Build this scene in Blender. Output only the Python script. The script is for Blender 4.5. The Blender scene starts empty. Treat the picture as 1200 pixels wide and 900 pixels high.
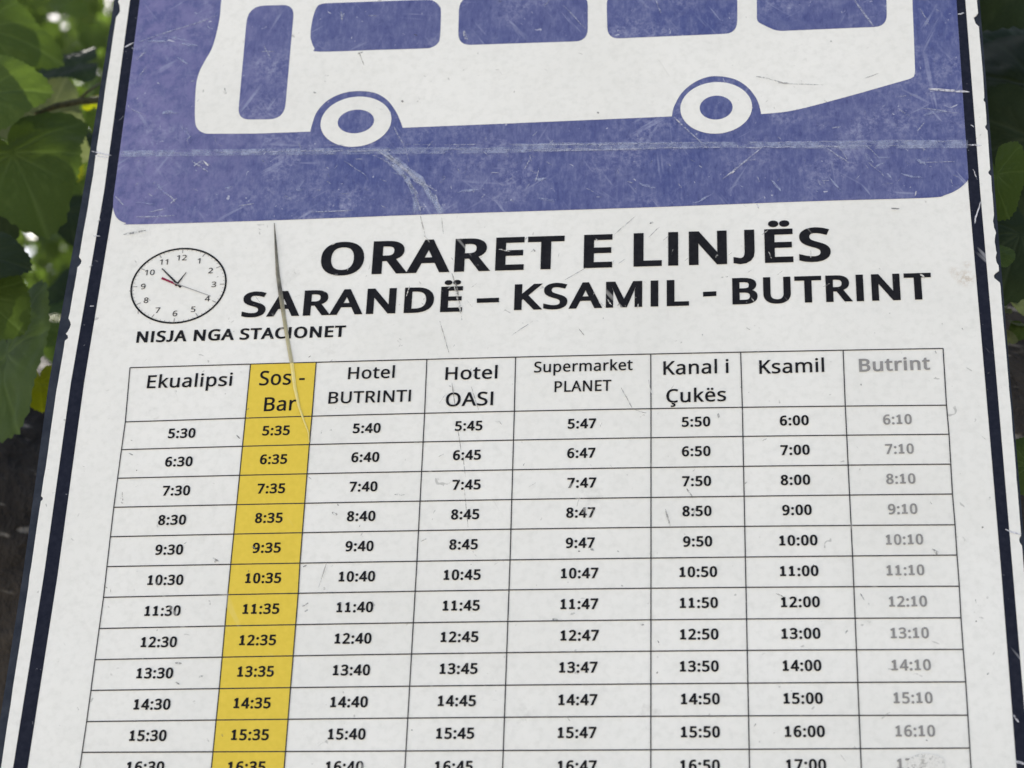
import bpy, bmesh, math, random
from mathutils import Vector, Matrix, Euler, noise
random.seed(7)
SC = bpy.context.scene
COL = SC.collection
rad = math.radians

# ------------------------------------------------------------------ camera
F_PX = 2500.0                     # focal length in pixels of a 1200 px wide frame
DIST = 1.14                       # metres from lens to sign at the frame centre
Z0 = 2.10                         # height of the sign point at the frame centre
def rotvec(w):
    w = Vector(w); return Matrix.Rotation(w.length, 3, w.normalized())
R_PC = rotvec((-0.49022646, -0.11698736, -0.00501235))      # sign plane axes -> camera axes
PW = Matrix(((1, 0, 0), (0, 0, -1), (0, 1, 0)))             # sign plane axes -> world axes
CAM_ROT = PW @ R_PC.transposed()
CAM_POS = Vector((0, 0, Z0)) - CAM_ROT @ Vector((0, 0, -1)) * DIST
cd = bpy.data.cameras.new('camera'); cam = bpy.data.objects.new('camera', cd); COL.objects.link(cam)
cam.matrix_world = Matrix.Translation(CAM_POS) @ CAM_ROT.to_4x4()
cd.sensor_width = 36.0; cd.lens = F_PX / 1200 * 36.0
cd.clip_start = 0.02; cd.clip_end = 600
cd.dof.use_dof = True; cd.dof.focus_distance = DIST; cd.dof.aperture_fstop = 11.0
SC.camera = cam
SC.view_settings.view_transform = 'Standard'; SC.view_settings.look = 'None'
SC.view_settings.exposure = 1.95; SC.view_settings.gamma = 1.0
# ------------------------------------------------------------------ daylight
SUN_EL, SUN_AZ = rad(52), rad(-25)          # sun behind the sign, a little to the left (azimuth from +Y towards +X)
wd = bpy.data.worlds.new('World'); SC.world = wd; wd.use_nodes = True
nt = wd.node_tree; bg = nt.nodes['Background']
sky = nt.nodes.new('ShaderNodeTexSky'); sky.sky_type = 'NISHITA'; sky.sun_disc = False
sky.sun_elevation = SUN_EL; sky.sun_rotation = SUN_AZ
sky.dust_density = 2.0
nt.links.new(sky.outputs[0], bg.inputs[0]); bg.inputs[1].default_value = 0.055
sd = bpy.data.lights.new('sun', 'SUN'); sd.energy = 5.0; sd.angle = rad(0.5); sd.color = (1, 0.94, 0.86)
sun = bpy.data.objects.new('sun', sd); COL.objects.link(sun)
sdir = Vector((math.sin(SUN_AZ) * math.cos(SUN_EL), math.cos(SUN_AZ) * math.cos(SUN_EL), math.sin(SUN_EL)))
sun.rotation_euler = sdir.to_track_quat('Z', 'Y').to_euler(); sun.location = (0, 0, 12)

# ------------------------------------------------------------------ helpers
def at(px, py, y):
    """world point where the sight line of photo pixel (px,py) meets the vertical plane y"""
    d = CAM_ROT @ Vector(((px - 600) / F_PX, -(py - 450) / F_PX, -1))
    return CAM_POS + d * ((y - CAM_POS.y) / d.y)
SIGN_BASE = 1.66
def P(px, py):
    p = at(px, py, 0.0); return Vector((p.x, p.z - SIGN_BASE))
def tag(o, label=None, cat=None, group=None, kind=None):
    for k, v in (('label', label), ('category', cat), ('group', group), ('kind', kind)):
        if v: o[k] = v
    return o
def link(name, me, mat=None, parent=None):
    o = bpy.data.objects.new(name, me); COL.objects.link(o)
    if mat: me.materials.append(mat)
    if parent: o.parent = parent
    return o
def empty(name, loc):
    o = bpy.data.objects.new(name, None); o.location = loc; o.empty_display_size = .1; COL.objects.link(o); return o

# ------------------------------------------------------------------ materials
class NT:
    def __init__(s, name):
        s.m = bpy.data.materials.new(name); s.m.use_nodes = True; s.t = s.m.node_tree
        s.b = s.t.nodes['Principled BSDF']; s.out = s.t.nodes['Material Output']
        s.co = s.n('ShaderNodeTexCoord').outputs['Object']
    def n(s, kind, **kw):
        x = s.t.nodes.new(kind)
        for k, v in kw.items(): setattr(x, k, v)
        return x
    def l(s, a, b): s.t.links.new(a, b)
    def scaled(s, v):
        m = s.n('ShaderNodeMapping'); m.inputs['Scale'].default_value = v; s.l(s.co, m.inputs[0]); return m.outputs[0]
    def rotated(s, v, ang):
        r = s.n('ShaderNodeMapping'); r.inputs['Rotation'].default_value = (0, ang, 0); s.l(s.co, r.inputs[0])
        m = s.n('ShaderNodeMapping'); m.inputs['Scale'].default_value = v; s.l(r.outputs[0], m.inputs[0]); return m.outputs[0]
        m = s.n('ShaderNodeMapping'); m.inputs['Scale'].default_value = v; m.inputs['Rotation'].default_value = (0, ang, 0); s.l(s.co, m.inputs[0]); return m.outputs[0]
    def noise(s, vec, scale, detail=3, rough=.5, dist=0):
        x = s.n('ShaderNodeTexNoise'); s.l(vec, x.inputs['Vector'])
        x.inputs['Scale'].default_value = scale; x.inputs['Detail'].default_value = detail; x.inputs['Roughness'].default_value = rough
        x.inputs['Distortion'].default_value = dist
        return x.outputs['Fac']
    def ramp(s, fac, a, b, lo=0., hi=1.):
        x = s.n('ShaderNodeMapRange'); s.l(fac, x.inputs[0]); x.inputs[1].default_value = a; x.inputs[2].default_value = b
        x.inputs[3].default_value = lo; x.inputs[4].default_value = hi; return x.outputs[0]
    def mul(s, a, b):
        x = s.n('ShaderNodeMath', operation='MULTIPLY'); s.l(a, x.inputs[0])
        if isinstance(b, (int, float)): x.inputs[1].default_value = b
        else: s.l(b, x.inputs[1])
        return x.outputs[0]
    def mix(s, fac, a, b):
        x = s.n('ShaderNodeMix', data_type='RGBA')
        if isinstance(fac, (int, float)): x.inputs[0].default_value = fac
        else: s.l(fac, x.inputs[0])
        for i, c in ((6, a), (7, b)):
            if isinstance(c, tuple): x.inputs[i].default_value = (*c, 1)
            else: s.l(c, x.inputs[i])
        return x.outputs[2]
    def base(s, c):
        if isinstance(c, tuple): s.b.inputs['Base Color'].default_value = (*c, 1)
        else: s.l(c, s.b.inputs['Base Color'])
    def rough(s, v, spec=.4):
        s.b.inputs['Roughness'].default_value = v; s.b.inputs['Specular IOR Level'].default_value = spec
    def bump(s, h, strength, dist=.001):
        x = s.n('ShaderNodeBump'); s.l(h, x.inputs['Height']); x.inputs['Strength'].default_value = strength; x.inputs['Distance'].default_value = dist
        s.l(x.outputs[0], s.b.inputs['Normal'])

def mat_white():
    t = NT('white_vinyl')
    a = t.noise(t.co, 9, 4); b = t.noise(t.co, 260, 3, .6)
    c = t.mix(t.ramp(a, .35, .65), (.765, .77, .755), (.815, .82, .81))
    c = t.mix(t.ramp(b, .46, .74, 0, .30), c, (.60, .61, .59))
    c = t.mix(t.ramp(t.noise(t.co, 95, 4, .65), .48, .74, 0, .13), c, (.56, .565, .55))
    grime = t.mul(t.ramp(t.noise(t.scaled((1, 1, 1)), 34, 5, .7), .64, .76), t.ramp(a, .42, .62))
    c = t.mix(t.mul(grime, .5), c, (.36, .36, .35))
    spk = t.ramp(t.noise(t.co, 150, 2, .5, 1.2), .73, .77)
    c = t.mix(t.mul(spk, .5), c, (.27, .27, .27))
    sc = t.ramp(t.noise(t.rotated((1, 1, .06), .5), 300, 2, .5), .74, .79)
    c = t.mix(t.mul(sc, t.ramp(a, .5, .62, 0, .35)), c, (.45, .45, .44))
    # brown rust bloom beside the right stripe
    for (px, py, r, k) in ((1131, 327, .0065, .55), (1118, 320, .0045, .3), (1133, 311, .003, .35), (165, 271, .012, .2)):
        q = P(px, py)
        sub = t.n('ShaderNodeVectorMath', operation='DISTANCE'); t.l(t.co, sub.inputs[0]); sub.inputs[1].default_value = (q.x, 0, q.y)
        m = t.mul(t.ramp(sub.outputs['Value'], r, r * .15), t.ramp(t.noise(t.co, 500, 4, .7), .42, .62))
        c = t.mix(t.mul(m, k), c, (.36, .24, .13) if px > 600 else (.25, .25, .27))
    t.base(c); t.rough(.42, .35); t.bump(t.noise(t.co, 28, 3), .25, .002); return t.m

def mat_blue(name='blue_print'):
    t = NT(name)
    a = t.noise(t.co, 7, 3); f = t.noise(t.scaled((1, 1, .35)), 420, 3, .7); g = t.noise(t.co, 90, 5, .75)
    c = t.mix(t.ramp(a, .36, .62), (.070, .088, .252), (.100, .112, .268))
    c = t.mix(t.ramp(g, .45, .80, 0, .75), c, (.165, .185, .345))
    c = t.mix(t.ramp(f, .50, .85, 0, .75), c, (.225, .245, .42))
    c = t.mix(t.ramp(f, .44, .22, 0, .8), c, (.042, .052, .18))
    x_ = t.n('ShaderNodeSeparateXYZ'); t.l(t.co, x_.inputs[0])
    edge_ = t.ramp(x_.outputs['X'], -.13, -.22)
    c = t.mix(t.mul(edge_, t.ramp(g, .40, .60, .2, .9)), c, (.185, .178, .37))
    for ang, sc, lo in ((.9, 210, .665), (-.5, 260, .665), (.1, 190, .68), (1.45, 230, .67), (.6, 380, .65), (-1.0, 420, .65)):
        s_ = t.ramp(t.noise(t.rotated((1, 1, .07), ang), sc, 2, .5, .3), lo, lo + .05)
        c = t.mix(t.mul(s_, t.ramp(t.noise(t.co, 16 + sc * .045, 3), .50, .66, 0, .46)), c, (.35, .38, .55))
    cl = t.mul(t.ramp(t.noise(t.co, 24, 4, .6, .6), .46, .66), t.ramp(t.noise(t.co, 330, 4, .75), .44, .64))
    c = t.mix(t.mul(cl, .52), c, (.37, .39, .56))
    spk = t.ramp(t.noise(t.co, 170, 2, .5, 1.5), .71, .76)
    c = t.mix(t.mul(spk, .8), c, (.48, .50, .62))
    t.base(c); t.rough(.40, .35); t.bump(t.noise(t.co, 28, 3), .25, .002); return t.m

def mat_ink(name, col, worn=(.6, .6, .6), amount=.5, vary=1.25):
    t = NT(name)
    a = t.noise(t.co, 350, 3, .6); s_ = t.ramp(t.noise(t.rotated((1, 1, .1), .6), 160, 2), .70, .74)
    c = t.mix(t.ramp(a, .35, .75), col, tuple(x * vary + .006 for x in col))
    c = t.mix(t.mul(s_, amount), c, worn)
    spk = t.ramp(t.noise(t.co, 260, 2, .5, 1), .72, .76)
    c = t.mix(t.mul(spk, amount), c, worn)
    t.base(c); t.rough(.55, .10); return t.m

def mat_wear_glare(name, col, lo, hi, scale=400):
    t = NT(name); t.base(col); t.rough(.6, .2)
    tr = t.n('ShaderNodeBsdfTransparent'); mx = t.n('ShaderNodeMixShader')
    t.l(t.ramp(t.noise(t.co, scale, 4, .7), lo, hi), mx.inputs[0])
    t.l(tr.outputs[0], mx.inputs[1]); t.l(t.b.outputs[0], mx.inputs[2]); t.l(mx.outputs[0], t.out.inputs[0]); return t.m

M = {}
M['white'] = mat_white()
M['blue'] = mat_blue()
M['black'] = mat_ink('black_print', (.010, .011, .015), (.40, .40, .42), .35)
M['text'] = mat_ink('black_lettering', (.010, .010, .013), (.46, .46, .46), .5)
M['stripe'] = mat_ink('navy_black_print', (.010, .012, .024), (.35, .36, .40), .6)
M['rule'] = mat_ink('thin_rule_print', (.035, .035, .042), (.4, .4, .4), .55)
M['faded'] = mat_ink('faded_grey_print', (.25, .25, .255), (.6, .6, .6), .7)
M['yellow'] = mat_ink('yellow_print', (.70, .535, .072), (.72, .62, .26), .25, 1.06)
M['red'] = mat_ink('red_print', (.22, .02, .06), (.5, .4, .4), .2)
M['grey'] = mat_ink('grey_print', (.30, .30, .31), (.6, .6, .6), .3)
M['scratch'] = mat_wear_glare('pale_scratch', (.44, .47, .61), .34, .70)
M['scuff'] = mat_wear_glare('pale_scuff', (.40, .455, .66), .36, .80, 130)
M['scratchw'] = mat_wear_glare('bright_scratch', (.62, .63, .70), .30, .58)
M['hairline'] = mat_wear_glare('dark_hairline', (.27, .27, .27), .30, .74)
M['glarewash'] = mat_wear_glare('pale_glare_wash', (.735, .74, .73), .20, .50, 420)  # pale glare wash painted over the last printed time
M['chip'] = mat_wear_glare('chipped_print', (.66, .66, .65), .36, .58, 700)
M['smudge'] = mat_wear_glare('dark_smudge', (.16, .16, .16), .42, .66)
t = NT('navy_painted_steel'); t.base(t.mix(t.ramp(t.noise(t.co, 60, 5, .7), .35, .7), (.016, .020, .032), (.040, .047, .064))); t.rough(.5, .15); M['plate'] = t.m
t = NT('olive_tape_crease'); x_ = t.n('ShaderNodeSeparateXYZ'); t.l(t.co, x_.inputs[0]); f_ = t.ramp(x_.outputs['Z'], P(326, 345).y, P(336, 395).y)
t.base(t.mix(t.ramp(t.noise(t.co, 160, 3), .3, .75, 0, .5), t.mix(f_, (.07, .07, .068), (.42, .39, .24)), (.52, .50, .40))); t.rough(.6, .15); M['crease'] = t.m
t = NT('pale_tape_crease'); t.base(t.mix(t.ramp(t.noise(t.co, 130, 3), .3, .7), (.72, .61, .16), (.76, .68, .34))); t.rough(.4, .3); M['creasepale'] = t.m

GLYPHS = """
- 322 40,229 40,307 282,307 282,229
0 572 523,358 519,276 513,220 498,155 481,112 453,65 426,37 383,9 344,-4 285,-10 229,-4 180,15 152,34 117,72 89,122 68,181 55,251 49,330 52,440 62,512 79,575 103,628 135,670 176,700 226,718 264,724 304,724 358,714 404,691 442,657 473,612 503,535 516,465|137,358 145,229 155,179 170,138 191,106 216,83 247,70 285,65 322,69 354,83 379,105 399,137 415,179 425,229 434,358 425,486 415,536 399,577 379,608 354,631 322,645 285,650 247,645 216,631 191,608 170,577 155,536 145,486
1 572 355,0 269,0 269,519 273,622 244,595 135,505 89,564 282,713 355,713
2 572 520,0 48,0 48,73 261,288 335,368 365,410 382,440 393,472 400,505 399,556 392,580 381,601 357,625 314,644 262,648 204,638 154,615 103,581 56,640 117,682 162,703 210,717 264,723 322,720 365,711 401,694 432,673 464,635 484,588 489,562 490,520 482,466 455,404 423,356 382,308 159,84 159,80 520,80
3 572 493,547 490,512 483,482 470,455 453,432 431,412 406,397 345,376 345,372 403,359 449,338 482,306 504,267 514,220 511,158 492,105 459,59 411,24 346,1 264,-10 161,-5 101,7 45,29 45,111 129,80 218,65 265,65 306,69 341,79 369,93 390,111 406,134 417,159 423,205 419,236 409,262 393,284 370,301 331,318 281,328 154,331 154,406 238,406 290,412 332,427 364,449 391,486 402,531 398,576 389,596 376,614 359,628 327,642 287,649 245,648 204,642 167,630 93,590 49,650 116,690 188,715 272,723 348,716 407,695 451,661 471,632 485,601
4 572 552,162 448,162 448,0 363,0 363,162 21,162 21,199 21,237 357,717 448,717 448,241 552,241|363,466 368,624 364,624 326,554 107,241 363,241
5 572 275,438 343,431 402,413 450,382 485,341 507,290 515,228 507,159 490,114 465,75 419,34 376,12 326,-3 268,-10 182,-6 110,9 63,29 63,112 103,92 150,77 213,67 262,65 310,71 351,86 376,102 403,132 416,161 422,182 425,219 422,252 414,281 401,305 370,335 326,354 268,363 208,362 124,349 80,377 107,713 465,713 465,634 182,634 165,427 226,435
6 572 55,305 58,381 66,442 79,499 93,540 111,579 133,614 160,645 193,672 244,700 307,718 362,723 440,720 470,714 470,640 407,651 335,648 281,634 228,601 196,566 169,511 152,447 143,363 149,363 176,396 212,423 251,438 297,446 348,445 402,432 448,407 476,380 505,335 518,294 525,230 521,177 509,130 489,89 463,54 430,27 392,6 363,-3 332,-8 285,-10 249,-5 214,5 162,33 117,77 84,137 62,213|297,64 327,66 366,80 399,104 416,127 428,156 437,209 436,262 424,304 403,338 384,355 360,368 332,375 288,377 256,373 218,358 187,336 159,301 145,263 146,214 159,166 182,123 217,89 253,70
7 572 136,0 429,634 44,634 44,713 283,713 523,713 523,646 233,0
8 572 285,723 358,716 407,699 439,680 456,664 483,626 495,592 499,553 496,522 484,486 465,455 438,427 407,404 363,378 434,337 482,294 500,269 513,241 522,185 518,142 505,104 485,71 458,43 424,20 384,3 338,-7 288,-10 233,-7 186,3 144,19 110,41 84,68 64,101 53,139 49,182 57,238 69,267 87,292 132,335 197,373 156,400 126,425 108,446 88,477 78,503 72,543 74,580 83,615 107,655 153,692 214,716|135,181 140,144 149,123 172,94 193,79 219,69 267,60 320,62 350,69 376,79 406,103 426,134 433,158 435,192 431,217 417,245 395,270 348,303 270,337 212,307 169,272 144,231|284,653 234,646 193,626 178,611 167,594 158,550 165,508 175,488 190,470 223,445 289,412 344,440 381,470 405,509 412,550 403,594 392,611 377,626 336,646
9 572 520,409 516,333 509,272 496,214 482,173 464,135 441,100 414,68 382,41 330,13 284,-1 212,-10 139,-7 102,0 102,75 167,63 239,65 294,80 346,112 378,147 406,202 422,266 431,350 425,350 398,318 361,291 323,275 276,267 225,268 172,281 125,306 98,333 69,378 56,419 50,483 54,536 66,583 86,625 113,659 145,687 184,707 213,716 244,722 290,723 327,719 362,709 414,680 458,635 491,576 512,500|278,650 234,644 209,634 176,609 159,585 147,557 138,504 139,451 150,409 170,375 189,358 213,346 241,338 286,336 319,341 357,355 388,377 416,412 429,451 428,499 416,547 393,591 359,625 322,643
: 268 72,54 76,85 86,102 104,115 133,121 162,115 182,102 193,79 196,54 193,30 182,6 162,-8 133,-14 104,-8 86,6 74,30|72,482 76,514 86,530 104,544 133,550 162,544 182,530 193,507 196,482 191,451 182,434 162,420 133,414 104,420 86,434 76,451
A 639 545,0 459,221 176,221 91,0 0,0 279,716 360,716 638,0|352,517 318,624 302,563 206,301 432,301
B 650 301,713 392,708 465,691 519,663 545,636 562,602 571,560 571,516 560,470 542,439 518,414 476,390 436,379 436,374 498,356 526,343 550,325 575,294 587,265 595,217 594,172 584,129 573,104 549,71 518,44 466,18 402,3 348,0 97,0 97,713|319,410 380,414 424,426 453,447 465,465 474,487 478,541 473,566 462,587 437,611 413,622 383,630 327,636 187,637 187,410|187,335 187,76 354,77 394,81 427,90 453,104 479,133 494,168 500,210 496,245 483,276 461,301 428,319 395,329 355,334
C 632 403,645 348,640 311,630 267,608 230,577 200,538 177,490 163,435 156,373 163,275 183,204 218,146 240,123 265,104 294,89 327,78 402,69 480,75 573,97 573,19 490,-3 389,-10 312,-4 246,15 189,47 143,89 107,143 81,206 66,278 61,378 70,453 96,538 111,568 139,609 185,655 241,690 290,709 363,722 431,723 522,710 601,681 565,606 481,635
D 729 669,364 662,279 643,206 612,143 570,92 517,52 453,23 379,6 296,0 97,0 97,357 97,713 369,711 440,698 483,683 523,663 558,638 588,609 614,575 636,536 658,469 666,419|574,361 566,447 549,501 525,545 503,570 479,590 435,614 365,632 325,636 187,637 187,77 319,78 382,87 437,105 482,132 518,167 545,212 555,237 569,295
E 556 496,0 97,0 97,713 496,713 496,635 187,635 187,412 478,412 478,334 187,334 187,79 496,79
G 727 407,377 654,377 654,27 537,-1 474,-8 403,-10 324,-4 278,7 235,24 180,59 149,88 122,123 100,161 83,205 71,251 63,302 62,384 67,436 78,485 95,530 117,571 159,623 193,653 231,678 298,706 374,721 460,723 544,712 596,699 644,681 610,604 524,633 451,644 365,640 329,631 295,618 251,590 226,567 205,541 173,476 157,400 157,315 166,258 176,223 190,190 207,161 229,136 255,114 284,96 318,82 378,70 477,70 564,85 564,297 407,297
H 740 643,0 553,0 553,333 187,333 187,0 97,0 97,713 187,713 187,412 278,412 553,412 553,713 643,713
I 339 298,0 40,0 40,52 124,71 124,642 40,662 40,713 298,713 298,662 214,642 214,499 214,71 298,52
J 273 -4,-190 -41,-187 -78,-177 -78,-101 -25,-110 18,-108 52,-95 78,-66 88,-36 92,4 92,713 182,713 180,-22 173,-66 164,-91 146,-123 123,-149 104,-163 72,-178 36,-187
K 619 619,0 513,0 260,341 187,277 187,0 97,0 97,713 187,713 187,362 503,713 608,713 325,403
L 524 97,0 97,713 187,713 187,80 499,80 499,0
M 906 412,0 176,626 173,626 180,461 180,0 97,0 97,713 230,713 450,129 454,129 677,713 809,713 809,0 720,0 721,465 727,625 723,625 486,0
N 759 663,0 558,0 176,593 172,593 180,426 180,0 97,0 97,713 201,713 582,123 586,123 579,294 579,713 663,713
O 780 719,358 717,298 703,224 680,159 655,117 614,68 576,39 533,16 484,0 430,-8 350,-8 294,0 230,23 188,48 142,91 106,145 81,208 64,299 62,386 70,462 81,508 97,551 129,607 172,653 225,689 289,713 364,724 418,724 467,718 533,699 572,679 606,654 649,608 672,571 691,530 710,462|156,358 159,294 170,237 188,187 203,158 223,133 258,103 302,82 335,73 391,68 447,73 496,88 523,103 558,133 585,172 605,219 618,274 624,336 621,422 611,478 593,527 569,569 537,603 496,626 448,641 372,645 318,637 272,619 234,592 203,556 175,496 159,422
P 605 286,713 380,706 431,692 472,671 490,659 518,628 538,592 550,551 554,504 548,450 535,409 514,372 483,339 442,312 390,292 342,282 288,278 187,278 187,0 97,0 97,713|278,637 187,637 187,355 307,357 372,369 419,394 439,416 448,433 460,487 460,516 454,546 443,572 427,594 392,617 342,632
R 622 294,713 375,708 409,701 454,685 500,654 518,634 538,600 550,558 554,511 551,471 538,425 515,389 487,361 454,340 411,320 607,0 502,0 329,295 311,295 187,295 187,0 97,0 97,713|289,636 187,636 187,371 334,373 384,384 421,405 445,436 458,475 460,529 447,574 426,600 395,619 354,630
S 549 502,191 494,132 471,82 433,43 396,20 368,8 302,-7 208,-9 119,2 51,24 51,110 115,88 181,73 251,68 300,71 340,82 378,104 402,135 411,174 411,200 403,229 393,248 376,265 325,297 201,347 147,376 100,417 86,437 71,468 63,502 60,542 64,582 71,606 82,629 105,658 134,682 157,696 225,718 271,723 317,723 396,712 485,683 457,607 387,631 321,643 254,643 211,632 185,616 166,595 153,563 151,532 155,508 166,481 199,447 255,418 390,360 424,340 451,318 473,293 489,264 498,230
T 556 323,0 233,0 233,635 10,635 10,713 545,713 545,635 323,635
U 730 640,252 638,216 628,165 602,104 583,77 560,54 502,16 467,3 428,-5 385,-9 329,-9 299,-5 245,8 220,18 178,45 159,62 129,102 107,147 94,197 90,254 90,713 180,713 180,251 186,191 206,142 239,105 285,80 344,69 383,68 426,74 472,91 491,104 514,128 540,178 550,239 551,713 640,713
a 561 288,545 354,539 406,520 444,490 468,446 477,409 480,365 480,0 416,0 399,76 395,76 347,27 299,1 266,-6 226,-10 159,-3 119,12 87,35 63,69 51,100 46,149 55,204 71,235 109,272 145,292 214,311 271,318 394,323 392,386 382,422 365,448 340,463 296,473 242,471 193,458 132,433 105,499 154,520 200,534 237,541|314,259 247,252 198,239 166,219 152,203 142,183 137,137 144,109 152,94 164,82 187,69 235,61 283,66 324,82 358,108 381,146 392,195 393,262
e 564 292,546 341,541 384,529 422,508 463,469 492,417 506,372 512,322 513,251 146,251 150,208 165,154 182,125 204,101 231,83 279,68 329,65 387,70 437,83 489,102 489,25 438,6 397,-3 352,-9 294,-10 225,2 164,29 138,49 115,72 80,129 60,201 55,285 66,364 92,430 131,482 181,520 225,537|291,474 261,471 234,464 211,451 191,433 175,411 162,385 148,321 421,321 413,383 403,409 389,431 371,449 349,463 322,471
i 258 173,536 173,0 85,0 85,536|130,736 153,731 169,719 179,700 181,680 177,656 169,642 153,630 130,625 105,630 89,642 82,656 78,680 80,700 89,719 105,731
k 534 172,363 168,276 172,276 236,355 407,536 510,536 293,307 525,0 419,0 233,250 172,197 172,0 85,0 85,759 172,759
l 258 173,0 85,0 85,759 173,759
m 934 672,546 734,539 783,519 819,487 842,438 851,397 853,349 853,0 766,0 765,374 752,422 740,440 725,454 695,467 671,471 639,471 605,465 566,446 546,427 531,402 517,354 513,317 513,0 426,0 425,355 419,400 407,429 394,445 378,458 334,471 279,468 257,463 231,449 210,429 194,404 183,373 176,336 173,278 173,0 85,0 85,536 156,536 169,463 174,463 209,504 234,522 262,534 324,545 389,540 424,529 455,511 478,487 496,456 501,456 532,496 563,518 610,537
n 618 343,546 408,539 460,519 499,487 524,438 534,397 537,349 537,0 450,0 449,358 438,411 427,431 413,447 394,459 372,467 330,472 271,465 227,444 207,422 186,378 175,322 173,278 173,0 85,0 85,536 156,536 169,463 174,463 206,499 246,525 293,541
o 605 551,269 548,221 541,177 528,138 505,92 475,54 447,31 416,13 368,-3 315,-10 262,-7 214,4 181,19 142,46 117,72 89,114 73,150 60,206 55,269 62,351 78,403 102,448 133,485 185,521 232,537 285,545 356,541 403,527 458,495 502,448 526,403 546,332|146,269 148,224 155,184 177,128 198,102 214,88 243,73 265,66 303,63 341,66 373,77 392,88 415,110 434,137 447,171 456,210 459,253 457,314 450,354 438,389 421,418 400,441 373,458 340,468 282,471 247,464 217,451 193,430 174,404 160,371 151,334
p 615 340,546 387,541 448,519 499,477 526,438 544,390 559,302 558,225 544,148 525,100 499,61 467,30 416,2 371,-8 339,-10 274,-2 243,10 217,25 173,68 167,68 171,25 173,-240 85,-240 85,536 157,536 169,463 173,463 206,500 243,525 291,541|324,472 275,467 255,460 229,446 203,418 182,368 173,286 175,222 181,181 200,126 219,100 234,87 263,72 298,64 338,63 380,73 406,90 428,113 444,141 460,187 468,241 466,313 460,352 441,402 413,441 388,458 358,468
r 413 335,546 398,540 387,459 343,465 306,464 270,453 237,432 209,404 189,368 176,325 173,286 173,0 85,0 85,536 157,536 167,438 171,438 206,486 245,519 291,540
s 479 434,148 427,100 408,61 376,30 321,4 252,-9 180,-9 113,1 52,24 52,104 108,81 164,66 210,61 267,64 301,73 326,88 341,108 349,140 340,172 317,196 282,216 169,264 110,294 76,325 56,364 51,393 52,420 65,464 93,499 136,525 170,536 209,543 276,545 354,534 423,510 393,440 340,458 294,470 256,473 209,471 179,464 157,452 142,436 135,409 138,388 145,375 171,352 331,283 368,263 391,246 410,226 423,204 431,178
t 361 264,62 300,65 339,73 339,6 305,-4 261,-10 218,-8 171,4 139,24 114,55 101,86 92,140 92,468 16,468 16,489 16,510 93,545 128,659 180,659 180,536 335,536 335,468 180,468 180,158 183,125 193,99 209,80 230,68
u 618 533,536 533,0 461,0 448,71 444,71 424,45 400,25 371,9 333,-3 300,-9 258,-10 215,-5 178,6 146,22 128,37 101,74 84,123 79,185 79,536 168,536 168,191 172,147 190,103 213,81 246,67 287,63 328,66 372,80 397,98 422,131 437,174 444,227 445,536
Ç 632 403,645 348,640 311,630 267,608 230,577 200,538 177,490 163,435 156,373 163,275 183,204 218,146 240,123 265,104 294,89 327,78 402,69 480,75 573,97 573,19 490,-3 389,-10 312,-4 246,15 189,47 143,89 107,143 81,206 66,278 61,378 70,453 96,538 111,568 139,609 185,655 241,690 290,709 363,722 431,723 522,710 601,681 565,606 481,635|473,-139 467,-172 452,-199 426,-220 403,-229 343,-239 275,-235 275,-180 321,-185 359,-182 383,-175 397,-162 401,-135 398,-123 387,-110 354,-95 311,-86 354,0 412,0 386,-53 425,-66 451,-84 468,-110
Ë 556 496,0 97,0 97,713 496,713 496,635 187,635 187,412 478,412 478,334 187,334 187,79 496,79|165,858 168,881 176,893 190,903 212,907 234,903 248,893 257,876 259,858 257,841 248,824 234,813 212,808 190,813 176,824 167,841|353,858 355,876 363,893 377,903 399,907 420,903 435,893 444,876 446,858 444,841 435,824 420,813 399,808 377,813 363,824 355,841
ë 564 292,546 341,541 384,529 422,508 463,469 492,417 506,372 512,322 513,251 146,251 150,208 165,154 182,125 204,101 231,83 279,68 329,65 387,70 437,83 489,102 489,25 438,6 397,-3 352,-9 294,-10 225,2 164,29 138,49 115,72 80,129 60,201 55,285 66,364 92,430 131,482 181,520 225,537|291,474 261,471 234,464 211,451 191,433 175,411 162,385 148,321 421,321 413,383 403,409 389,431 371,449 349,463 322,471|145,680 147,698 156,715 170,725 192,729 214,725 228,715 237,698 239,680 235,659 228,646 214,635 192,631 170,635 156,646 148,659|333,680 335,698 343,715 357,725 379,729 400,725 415,715 422,703 426,680 422,659 415,646 400,635 379,631 357,635 343,646 335,664
– 500 40,229 40,307 460,307 460,229
"""

# ------------------------------------------------------------------ lettering outlines (units: 714 = cap height)
GL = {}
for ln in GLYPHS.strip('\n').split('\n'):
    ch, ad, rest = ln[0], *ln[2:].split(' ', 1)
    GL[ch] = (int(ad), [[tuple(map(int, q.split(','))) for q in c.split(' ')] for c in rest.split('|')])
GL['I'] = (284, [[(97, 0), (97, 714), (187, 714), (187, 0)]])
GL['J'] = (390, [[(305, 714), (305, 240), (290, 130), (245, 50), (180, 3), (105, -10), (25, 8), (25, 92), (95, 74), (150, 82), (190, 120), (210, 170), (215, 240), (215, 714)]])
BOLD_ONE = (572, [[(95, 20), (95, 92), (222, 92), (222, 588), (128, 530), (94, 598), (240, 694), (328, 694), (328, 92), (445, 92), (445, 20)]])
def cw(p):
    a = sum(p[i][0] * p[(i + 1) % len(p)][1] - p[(i + 1) % len(p)][0] * p[i][1] for i in range(len(p)))
    return p if a < 0 else p[::-1]
GL['I'] = (284, [cw(GL['I'][1][0])]); GL['J'] = (390, [cw(GL['J'][1][0])]); BOLD_ONE = (572, [cw(BOLD_ONE[1][0])])
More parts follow.
